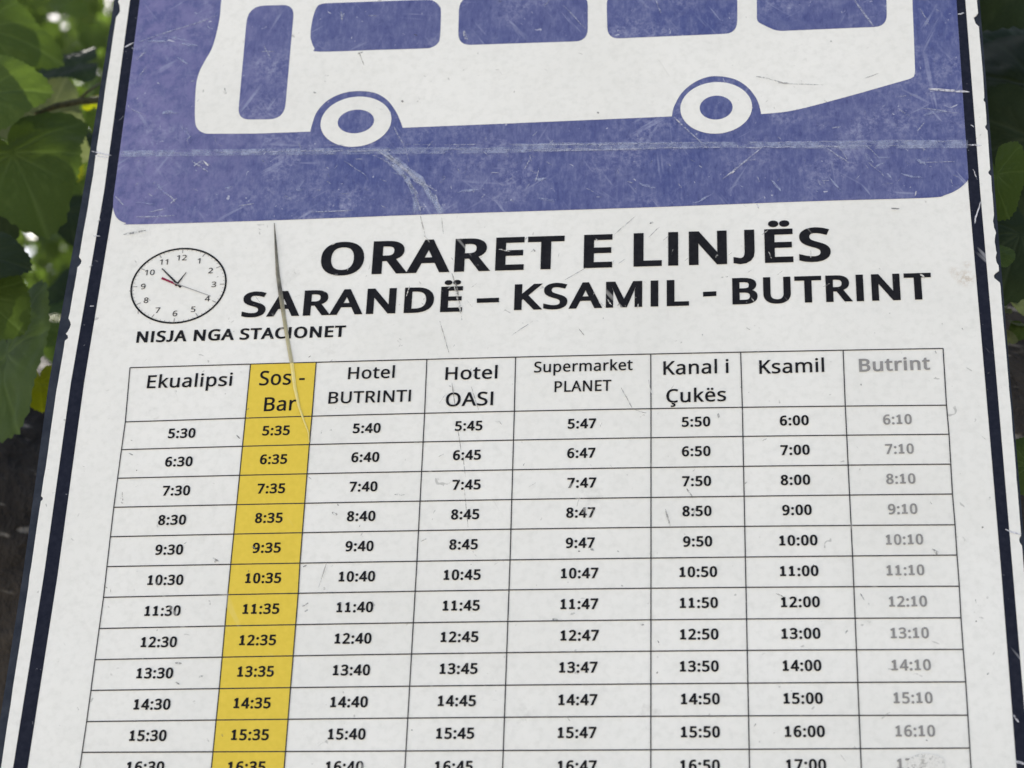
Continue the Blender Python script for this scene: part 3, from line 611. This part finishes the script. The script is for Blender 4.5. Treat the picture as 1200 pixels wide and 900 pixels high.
for a in [(1088, 106, 1136, 109.5, 3.8), (1133, 171.5, 1150, 172.5, 2.4), (147, 57, 158, 51.5, 2.2), (108, 179, 131, 184, 2.2), (112, 184, 128, 186, 1.6), (1122, 19, 1130, 17, 2), (1142, 262, 1149, 238, 1.6), (1144, 252, 1142, 264, 1.8), (1186, 838, 1194, 848, 2), (1190, 893, 1200, 897, 3),
          (1178, 622, 1196, 628, 2.2), (1137, 148, 1141, 151, 1.2), (110, 278, 118, 278.5, 1.8), (106, 360, 111, 360.5, 1.4), (115, 262, 118, 258, .9), (119, 250, 122, 246, .9), (543, 38, 546, 48, 1.6), (855, 206, 861, 202, 2.2), (793, 142, 797, 146, 2.0), (239, 190, 245, 196, 2.2), (887, 240, 889, 246, 1.4), (1072, 231, 1074, 225, 1.6), (1140, 200, 1145, 212, 1.2)]:
    seg(*a)
scribble('scratches', fine, 6, [M['scratch'], M['scratchw']])
fine = []; SLOT = 0
for a in [(886, 91.5, 902, 94.5, 1.5), (902, 94.5, 921, 100, 1.5), (912, 99.3, 925, 99.8, 2.6), (921, 100, 965, 101.5, 1.1), (493, 255, 499, 279, 1.6), (518, 257, 520, 276, 1.0), (534, 330, 542, 377, 2.2), (530, 322, 536, 340, 1.6), (516, 378, 527, 416, 1.2), (530, 450, 534, 478, 1.3), (553, 455, 561, 482, 1.0), (537, 505, 541, 530, 1.1), (543, 535, 546, 560, 1.0), (545, 575, 549, 620, 1.1), (728, 456, 741, 480, 1.3), (744, 482, 758, 486, .8),
          (662, 330, 688, 315, 1.0), (720, 277, 745, 255, 1.0), (760, 280, 773, 268, 1.0), (845, 327, 853, 326, 2.2), (762, 264, 766, 262, 2.6), (600, 395, 625, 378, .9), (780, 600, 785, 618, 1.2), (842, 486, 842, 492, 2.4), (805, 574, 812, 586, 2.0), (780, 598, 786, 618, 1.2),
          (421, 63, 427, 78, 1.2), (420, 65, 426, 63, 1.8), (471, 119, 473, 122, 3), (368, 110, 371, 111, 2), (700, 133, 702, 135, 2.2), (930, 62, 933, 63, 3), (973, 50, 975, 51, 2), (1015, 58, 1018, 58, 2), (1013, 94, 1030, 88, 1.3), (264, 105, 266, 112, 1.2), (583, 3, 589, 4, 2.4), (485, 42, 490, 44, 1.5), (560, 64, 562, 66, 2),
          (463, 581, 475, 581.5, 2.2), (390, 602, 396, 605, 3.2), (396, 592, 398, 594, 1.6), (378, 690, 382, 693, 4), (374, 690, 384, 660, 1.2), (355, 712, 362, 708, 2), (357, 718, 362, 716, 2), (252, 660, 256, 658, 3.6), (250, 655, 258, 660, 1.5), (152, 533, 157, 535, 1.8), (143, 590, 147, 592, 2.2), (144, 578, 145, 590, 1), (277, 510, 282, 516, 1.6), (206, 778, 214, 779, 2), (206, 801, 212, 803, 2), (234, 795, 239, 793, 2.6), (128, 712, 130, 713, 2), (92, 830, 93, 834, 1.6),
          (648, 727, 655, 729, 3.4), (666, 721, 674, 720, 2.4), (750, 733, 755, 734, 1.8), (771, 752, 774, 760, 1.2), (770, 771, 772, 772, 2.4), (770, 789, 771, 790, 2.4), (674, 790, 678, 791, 3), (692, 645, 697, 646, 2.6), (678, 647, 680, 648, 2), (1094, 646, 1099, 652, 2.6), (1092, 645, 1101, 649, 1.2), (1156, 701, 1159, 702.5, 3), (1150, 619, 1152, 620, 2.4), (1008, 452, 1010, 453, 2), (1008, 697, 1013, 705, 1.2), (909, 697, 918, 701, 1.4), (1145, 508, 1155, 517, .9), (1127, 386, 1129, 390, 1.4), (1096, 413, 1097, 416, 2), (1044, 246, 1054, 246.5, 1.8), (145, 277, 172, 272, 3), (1040, 785, 1046, 786, 1.6), (678, 386, 685, 395, .9), (875, 386, 879, 388, 1.2)]:
    seg(*a, bend=.8)
for _ in range(75):
    x, y = random.uniform(60, 1175), random.uniform(270, 900)
    if x < 130 + (450 - y) * .14: continue
    a = random.uniform(0, 3.1); l = random.uniform(1, 5); seg(x, y, x + l * math.cos(a), y + l * math.sin(a), random.uniform(.7, 1.8), .6)
fine = [(p_, w_, 1 if (Vector(p_[0]) - Vector(p_[-1])).length > 14 and max(w_) < 1.8 else 0) for p_, w_, z_ in fine]
SLOT = 2                                       # paint rubbed off the black lettering
for _ in range(46):
    x, y = random.choice([(random.uniform(376, 972), random.uniform(272, 322)), (random.uniform(285, 1090), random.uniform(322, 370)), (random.uniform(110, 1120), random.uniform(430, 890))])
    a = random.choice([.5, .65, -.9, 1.3, random.uniform(0, 3)]); l = random.uniform(3, 13); seg(x, y, x + l * math.cos(a), y - l * math.sin(a), random.uniform(.6, 1.5), 1)
for a in [(533, 338, 541, 370, 2.0), (1078, 323, 1084, 328, 2.5), (585, 294, 600, 297, 1.6), (702, 355, 709, 362, 2.2), (760, 447, 764, 465, .9)]: seg(*a)
scribble('smudges', fine, 9, [M['smudge'], M['hairline'], M['chip']])
fill('glare_wash_patch', [px(spline([(1066, 890), (1080, 884), (1098, 886), (1106, 893), (1104, 906), (1078, 908), (1064, 900)], 4))], 5, M['glarewash'], sign)

# ------------------------------------------------------------------ ground
def ground_material():
    t = NT('pale_paved_ground'); a = t.noise(t.co, .6, 5); b = t.noise(t.co, 14, 4)
    c = t.mix(t.ramp(a, .3, .7), (.31, .285, .235), (.42, .385, .32)); c = t.mix(t.ramp(b, .35, .8, 0, .5), c, (.24, .23, .21))
    t.base(c); t.rough(.9, .2); return t.m
bm = bmesh.new(); bmesh.ops.create_grid(bm, x_segments=2, y_segments=2, size=250)
me = bpy.data.meshes.new('ground'); bm.to_mesh(me); bm.free(); tag(link('ground', me, ground_material()), kind='structure')

# ------------------------------------------------------------------ leaves
def leaf_material(name, lo, hi, trans=.30, back=None):
    t = NT(name)
    at_ = t.n('ShaderNodeAttribute', attribute_name='vein')
    oi = t.n('ShaderNodeAttribute', attribute_name='tone')
    c = t.mix(oi.outputs['Fac'], lo, hi)
    c = t.mix(t.ramp(t.noise(t.co, 38, 4, .6), .3, .75, 0, .35), c, tuple(x * .6 for x in lo))
    c = t.mix(t.mul(at_.outputs['Fac'], .24), c, tuple(min(1, x * 1.5 + .03) for x in hi))
    t.base(c); t.rough(.6, .10)
    tl = t.n('ShaderNodeBsdfTranslucent'); mx = t.n('ShaderNodeMixShader'); mx.inputs[0].default_value = trans
    hs = t.n('ShaderNodeHueSaturation'); hs.inputs['Saturation'].default_value = 1.25; hs.inputs['Value'].default_value = 1.8; hs.inputs['Hue'].default_value = .485
    t.l(c, hs.inputs['Color']); t.l(hs.outputs[0], tl.inputs[0])
    t.l(t.b.outputs[0], mx.inputs[1]); t.l(tl.outputs[0], mx.inputs[2]); t.l(mx.outputs[0], t.out.inputs[0]); return t.m
M['leaf'] = leaf_material('green_leaf', (.040, .066, .019), (.086, .134, .038), .32)
M['leafshaded'] = leaf_material('shaded_green_leaf', (.014, .024, .012), (.030, .046, .019), .12)  # darker copy of the green leaf, shade mixed into its colour
M['leafpale'] = leaf_material('pale_leaf_underside', (.075, .10, .045), (.13, .15, .075))
M['leafsunlit'] = leaf_material('sunlit_yellow_leaf', (.16, .20, .03), (.30, .34, .05), .45)  # bright yellow-green colour stands in for sunlight on shaded leaves
def bark_material(name, dark, mid, pale, k):
    t = NT(name)
    a = t.noise(t.scaled((1, 1, .35)), 22, 6, .7, .4); b = t.noise(t.scaled((1, 1, .6)), 46, 4, .6, 1.0); d = t.noise(t.scaled((1.0, 1.0, 2.6)), 26, 2, .5, .8)
    c = t.mix(t.ramp(a, .36, .66), dark, mid); c = t.mix(t.ramp(b, .55, .72, 0, .7), c, tuple(x * .45 for x in dark))
    c = t.mix(t.ramp(d, .63, .70, 0, k), c, pale)
    t.base(c); t.rough(.9, .2); t.bump(a, .9, .02); return t.m
M['bark'] = bark_material('dark_bark', (.016, .013, .011), (.062, .052, .043), (.25, .225, .19), .95)
M['twig'] = bark_material('olive_twig', (.07, .065, .03), (.15, .14, .06), (.22, .2, .1), .3)

VEINS = [0, .55, -.55, 1.15, -1.15, 1.85, -1.85]
def leaf_outline(th, lobes, rng):
    a = abs(th) / math.pi
    r = .98 - .38 * a ** 1.2 + lobes * (.16 * math.cos(3.3 * th) + .05 * math.cos(6.6 * th))
    r *= 1 - .72 * max(0, (a - .84) / .16) ** 1.5
    saw = (th * 26 / math.pi) % 1.0
    return r * (1 + .05 * (saw - .5) * (1 if th > 0 else -1) + rng.uniform(-.008, .008))
def leaf_mesh(seed, lobes, nseg=132, nring=14, curl=.16, fold=.12, name='leaf'):
    rng = random.Random(seed); bm = bmesh.new(); th = [-math.pi + 2 * math.pi * i / nseg for i in range(nseg)]
    rr = [leaf_outline(a, lobes, rng) for a in th]; vein = {}; off = Vector((rng.uniform(0, 9), rng.uniform(0, 9), 0))
    def height(x, y): return -curl * (x * x * .9 + max(0, y) ** 2) + fold * abs(x) * .6 + .07 * noise.noise(Vector((x * 1.6, y * 1.6, 0)) + off) + .02 * noise.noise(Vector((x * 6, y * 6, 3)) + off)
    def put(x, y):
        v = 0
        for va in VEINS:
            dx, dy = math.sin(va), math.cos(va); al = x * dx + y * dy; pe = abs(x * dy - y * dx)
            if al > 0: v = max(v, 1 - pe / (.030 * (1.25 - min(1, al))))
            if al > .1:                                   # side veins fork off the main ones
                s = (al * 6.5) % 1; v = max(v, .55 * (1 - abs((pe * 6.5 - s) % 1) / .12)) if pe < .22 else v
        v = max(0, min(1, v)); w = bm.verts.new((x, y, height(x, y) - .012 * v)); vein[w] = v; return w
    c = put(0, 0); prev = None
    for k in range(1, nring + 1):
        f = k / nring; row = [put(f * rr[i] * math.sin(th[i]), f * rr[i] * math.cos(th[i])) for i in range(nseg)]
        for i in range(nseg):
            j = (i + 1) % nseg
            if prev: bm.faces.new((prev[i], row[i], row[j], prev[j]))
            else: bm.faces.new((c, row[i], row[j]))
        prev = row
    bm.verts.index_update(); me = bpy.data.meshes.new(name); vals = [vein[v] for v in bm.verts]; bm.to_mesh(me); bm.free()
    a = me.attributes.new('vein', 'FLOAT', 'POINT'); a.data.foreach_set('value', vals)
    a = me.attributes.new('tone', 'FLOAT', 'POINT'); a.data.foreach_set('value', [rng.uniform(.3, .8)] * len(vals))
    for p in me.polygons: p.use_smooth = True
    return me
def tube(bm, pts, r0, r1, seg=8, bumpy=0, rough=0):
    n = len(pts); rows = []
    for i in range(n):
        p = Vector(pts[i]); d = (Vector(pts[min(i + 1, n - 1)]) - Vector(pts[max(i - 1, 0)])).normalized()
        a = d.orthogonal().normalized(); a = (Vector((1, 0, 0)) - d * d.x).normalized() if abs(d.x) < .9 else a; b = d.cross(a); r = r0 + (r1 - r0) * i / (n - 1); row = []
        for j in range(seg):
            t = 2 * math.pi * j / seg; q = a * math.cos(t) + b * math.sin(t); k = r
            if bumpy: k *= 1 + bumpy * noise.noise(p * 2.2 + q * 1.3) + rough * noise.fractal(Vector((q.x * 7, q.y * 7, p.z * 3.0)), 1, 2, 4)
            row.append(bm.verts.new(p + q * k))
        rows.append(row)
    for i in range(n - 1):
        for j in range(seg): bm.faces.new((rows[i][j], rows[i][(j + 1) % seg], rows[i + 1][(j + 1) % seg], rows[i + 1][j]))
    bm.faces.new(rows[0][::-1]); bm.faces.new(rows[-1])
def tube_obj(name, pts, r0, r1, mat, parent, seg=8, bumpy=0, rough=0, origin=Vector()):
    bm = bmesh.new(); tube(bm, [Vector(p) - origin for p in pts], r0, r1, seg, bumpy, rough)
    bmesh.ops.recalc_face_normals(bm, faces=bm.faces)
    me = bpy.data.meshes.new(name); bm.to_mesh(me); bm.free()
    for p in me.polygons: p.use_smooth = True
    return link(name, me, mat, parent)
def smooth_path(pts, k=8): 
    p = [Vector(q) for q in pts]; out = []
    for i in range(len(p) - 1):
        g = [p[max(i - 1, 0)], p[i], p[i + 1], p[min(i + 2, len(p) - 1)]]
        for s in range(k):
            t = s / k; out.append(.5 * (2 * g[1] + (g[2] - g[0]) * t + (2 * g[0] - 5 * g[1] + 4 * g[2] - g[3]) * t * t + (3 * g[1] - g[0] - 3 * g[2] + g[3]) * t ** 3))
    return out + [p[-1]]

# ------------------------------------------------------------------ the tree that carries the sign
TB_ = Vector((.05, .50, 0))
tree = empty('broadleaf_tree', TB_)
tag(tree, 'old dark-barked forked tree with big lobed leaves, the sign fixed to its trunk', 'tree')
tube_obj('trunk', smooth_path([(.05, .52, -.1), (.05, .50, .5), (.04, .475, 1.1), (.04, .468, 1.6), (.05, .50, 1.95), (.07, .62, 2.2)], 10), .50, .40, M['bark'], tree, 64, .05, .05, TB_)
tube_obj('limb', smooth_path([(-.10, .52, 1.55), (-.27, .50, 1.86), (-.47, .52, 2.15), (-.80, .62, 2.6), (-1.0, .9, 3.4), (-1.2, 1.1, 5.0)], 10), .28, .06, M['bark'], tree, 40, .06, .06, TB_)
tube_obj('limb', smooth_path([(.20, .55, 1.5), (.33, .55, 1.95), (.46, .58, 2.35), (.70, .80, 3.0), (.9, 1.1, 3.8), (1.0, 1.5, 5.6)], 10), .35, .06, M['bark'], tree, 40, .06, .06, TB_)

LEAVES = [leaf_mesh(s, lo, name='leaf') for s, lo in ((1, .9), (2, .55), (3, 1.15), (4, .3))]
MESHCACHE = {}
def put_leaf(px_, y, size, ang, var, mat, tilt=(0, 0), label=None, stem=True):
    """leaf whose stalk end sits on the sight line of a photo pixel at depth y; size = blade length (m); ang = image direction of the tip (deg, 0 = right, 90 = up)"""
    key = (var, mat)
    if key not in MESHCACHE:
        me = LEAVES[var].copy(); me.name = 'leaf'; me.materials.clear(); me.materials.append(M[mat]); MESHCACHE[key] = me
    o = bpy.data.objects.new('leaf', MESHCACHE[key]); COL.objects.link(o); o.parent = tree
    p = at(*px_, y)
    face = Matrix(((1, 0, 0), (0, 0, -1), (0, 1, 0))).to_4x4()                       # blade upright, facing -Y
    o.matrix_world = Matrix.Translation(p - TB_) @ Matrix.Rotation(rad(tilt[0]), 4, 'X') @ Matrix.Rotation(rad(tilt[1]), 4, 'Z') @ face @ Matrix.Rotation(rad(ang - 90), 4, 'Z') @ Matrix.Scale(size, 4)
    if label: o['label'] = label
    return o
PXM = lambda y: 1 / F_PX * ((at(100, 200, y) - CAM_POS).length)      # metres per photo pixel at depth y
for (q, y, s, ang, var, mat, tl) in [
    ((14, 178), .14, 104, -60, 0, 'leaf', (-14, 10)),          # big leaf left of the sign
    ((-28, 112), .115, 80, 5, 1, 'leaf', (-4, -6)),
    ((52, 150), .24, 62, 75, 2, 'leafpale', (10, 20)),
    ((-22, 30), .20, 84, -10, 2, 'leaf', (-6, 20)),
    ((-35, 300), .11, 64, -8, 1, 'leafshaded', (-20, 0)),
    ((-24, 348), .125, 62, -35, 3, 'leaf', (0, 10)),
    ((6, 415), .17, 112, -72, 3, 'leaf', (-6, -46)),
    ((92, 74), .30, 46, 195, 0, 'leafshaded', (-25, 0)),
    ((75, 165), .32, 46, -25, 1, 'leafshaded', (-25, 10)),
    ((0, -35), .33, 60, -25, 3, 'leaf', (-10, 0)),
    ((80, 245), .45, 40, -70, 0, 'leafshaded', (-10, 20)),
    ((-20, 215), .20, 90, -80, 2, 'leafshaded', (0, 0)),
    ((47, 446), .21, 36, -75, 3, 'leafsunlit', (-10, 20)), ((92, 395), .60, 74, 200, 1, 'leaf', (-10, 10)), ((88, 352), .62, 50, 215, 2, 'leafshaded', (-10, 10)), ((58, 436), .22, 15, 60, 1, 'leafsunlit', (-20, -20)), ((30, 420), .8, 18, -20, 3, 'leafsunlit', (10, 0)),
    ((86, 196), .9, 16, -60, 3, 'leafsunlit', (-10, 30)), ((84, 262), .55, 16, 40, 1, 'leafsunlit', (-20, 10)), ((74, 372), .55, 22, 190, 3, 'leafsunlit', (-50, 10)), ((62, 398), .9, 14, 80, 1, 'leafsunlit', (0, 0)),
    ((1172, -70), .10, 150, -60, 1, 'leafshaded', (-10, -20)),
    ((1220, 95), .14, 130, 215, 2, 'leafshaded', (-25, -10)),
    ((1150, 120), .17, 140, -65, 3, 'leafshaded', (-20, -10)),
    ((1212, 160), .12, 110, -100, 3, 'leafshaded', (12, -10)),
    ((1167, 204), .05, 52, -84, 3, 'leaf', (5, -52)),           # lighter leaf right of the sign
    ((1166, 300), .06, 24, 40, 3, 'leaf', (-20, 0)),
    ((1172, 318), .13, 17, -20, 3, 'leafpale', (-30, 10)), ((1186, 312), .14, 15, 30, 1, 'leafpale', (-40, -30)), ((1194, 352), .15, 17, -60, 3, 'leafpale', (-10, 40)),
    ((1176, 362), .15, 13, 200, 1, 'leafpale', (-35, 0)), ((1190, 378), .16, 14, 10, 3, 'leafpale', (-50, 10)), ((1182, 398), .16, 11, 100, 1, 'leafpale', (10, 0)),
    ((1190, 330), .16, 16, 200, 1, 'leafpale', (-20, 0)),
    ((1178, 335), .15, 15, 300, 3, 'leafpale', (-10, 30)),
    ((1196, 275), .10, 80, -110, 1, 'leafshaded', (-10, 0)),
    ((1207, 545), .10, 40, 190, 3, 'leaf', (0, 0)),
    ((1210, 60), .20, 160, 170, 0, 'leafshaded', (-30, 0)),
    ((1196, 385), .16, 14, 240, 3, 'leaf', (0, 0)),
]:
    put_leaf(q, y, s * PXM(y), ang, var, mat, tl)
tube_obj('twig', [at(42, 134, .16), at(66, 124, .17), at(92, 119, .19), at(116, 117, .22), at(190, 120, .30)], .0018, .0030, M['twig'], tree, 8, origin=TB_)
tube_obj('twig', [at(90, 119, .19), at(103, 107, .20), at(118, 97, .22)], .0012, .0009, M['twig'], tree, 8, origin=TB_)
put_leaf((110, 122), .26, 17 * PXM(.26), 100, 3, 'leafsunlit', (-10, 0))
tube_obj('twig', [at(1168, 292, .10), at(1180, 290, .10), at(1200, 305, .12)], .0008, .0008, M['twig'], tree, 6, origin=TB_)
# the rest of the crown: thousands of leaves in one mass
def leaf_mass(name, rng, spots, mat, parent, origin, small=False):
    """spots: (position, size) -> one mesh of small folded leaves"""
    vs, fs, tone, vein = [], [], [], []
    shape = [(0, 0), (.36, -.02), (.55, .30), (.42, .48), (.46, .70), (.2, .82), (0, 1.1), (-.2, .82), (-.46, .70), (-.42, .48), (-.55, .30), (-.36, -.02)]
    for p, s in spots:
        m = Euler((rad(90) + rng.gauss(-.5, .5), rng.gauss(0, .5), rng.uniform(-1.3, 1.3) + (math.pi if rng.random() < .5 else 0)), 'XYZ').to_matrix() @ Matrix.Rotation(rng.gauss(math.pi, .7), 3, 'Z')
        b = len(vs); tn = rng.uniform(0, 1); mid = len(shape)
        for x, y in shape: vs.append(Vector(p) - origin + m @ Vector((x, y - .4, abs(x) * .25 - .15 * y * y)) * s)
        vs.append(Vector(p) - origin + m @ Vector((0, .05, 0)) * s)
        for i in range(mid): fs.append((b + mid, b + i, b + (i + 1) % mid))
        tone += [tn] * (mid + 1); vein += [0.0] * mid + [.5]
    me = bpy.data.meshes.new(name); me.from_pydata(vs, [], fs)
    a = me.attributes.new('tone', 'FLOAT', 'POINT'); a.data.foreach_set('value', tone)
    a = me.attributes.new('vein', 'FLOAT', 'POINT'); a.data.foreach_set('value', vein)
    return link(name, me, mat, parent)
rng = random.Random(27)
def cloud(n, c, r, smin, smax, clumps=40, hollow=.3):
    cs = []
    while len(cs) < clumps:
        q = Vector((rng.uniform(-1, 1), rng.uniform(-1, 1), rng.uniform(-1, 1)))
        if hollow < q.length < 1: cs.append(q)
    out = []
    for _ in range(n):
        q = rng.choice(cs) + Vector((rng.gauss(0, .16), rng.gauss(0, .16), rng.gauss(0, .16)))
        out.append((Vector((c[0] + q.x * r[0], c[1] + q.y * r[1], c[2] + q.z * r[2])), rng.uniform(smin, smax)))
    return out
spots = cloud(7500, (0, 2.1, 3.7), (2.2, 1.3, 1.6), .032, .062, 110) + cloud(1300, (-1.15, 2.6, 3.5), (.75, .5, 1.2), .03, .05, 60, 0) + cloud(700, (.8, 1.2, 2.7), (.5, .4, .6), .05, .09, 30, 0)
tag(leaf_mass('foliage', rng, spots, M['leaf'], tree, TB_), kind='stuff')
# trees standing behind
for i, (x, y, h, w, lab) in enumerate([(-2.5, 6.0, 9.6, 2.6, 'leafy tree seen through the gaps at the upper left of the sign'), (2.6, 5.6, 9.0, 2.6, 'leafy tree in deep shade behind the right edge of the sign'), (-1.2, 10.5, 13, 4.2, 'tall leafy tree farthest away behind the middle of the sign')]):
    b = Vector((x, y, 0)); tr = empty('background_tree', b); tag(tr, lab, 'tree', 'trees standing behind the sign')
    tube_obj('trunk', [(x, y, -.1), (x + .1, y, 1.2), (x, y + .1, 2.6), (x + .1, y, h * .7)], .2, .08, M['bark'], tr, 16, .08, .02, b)
    leaf_mass('crown', rng, cloud(9000, (x, y, h * .60), (w, 1.9, h * .42), .07, .13, 160, .1), M['leaf'], tr, b)
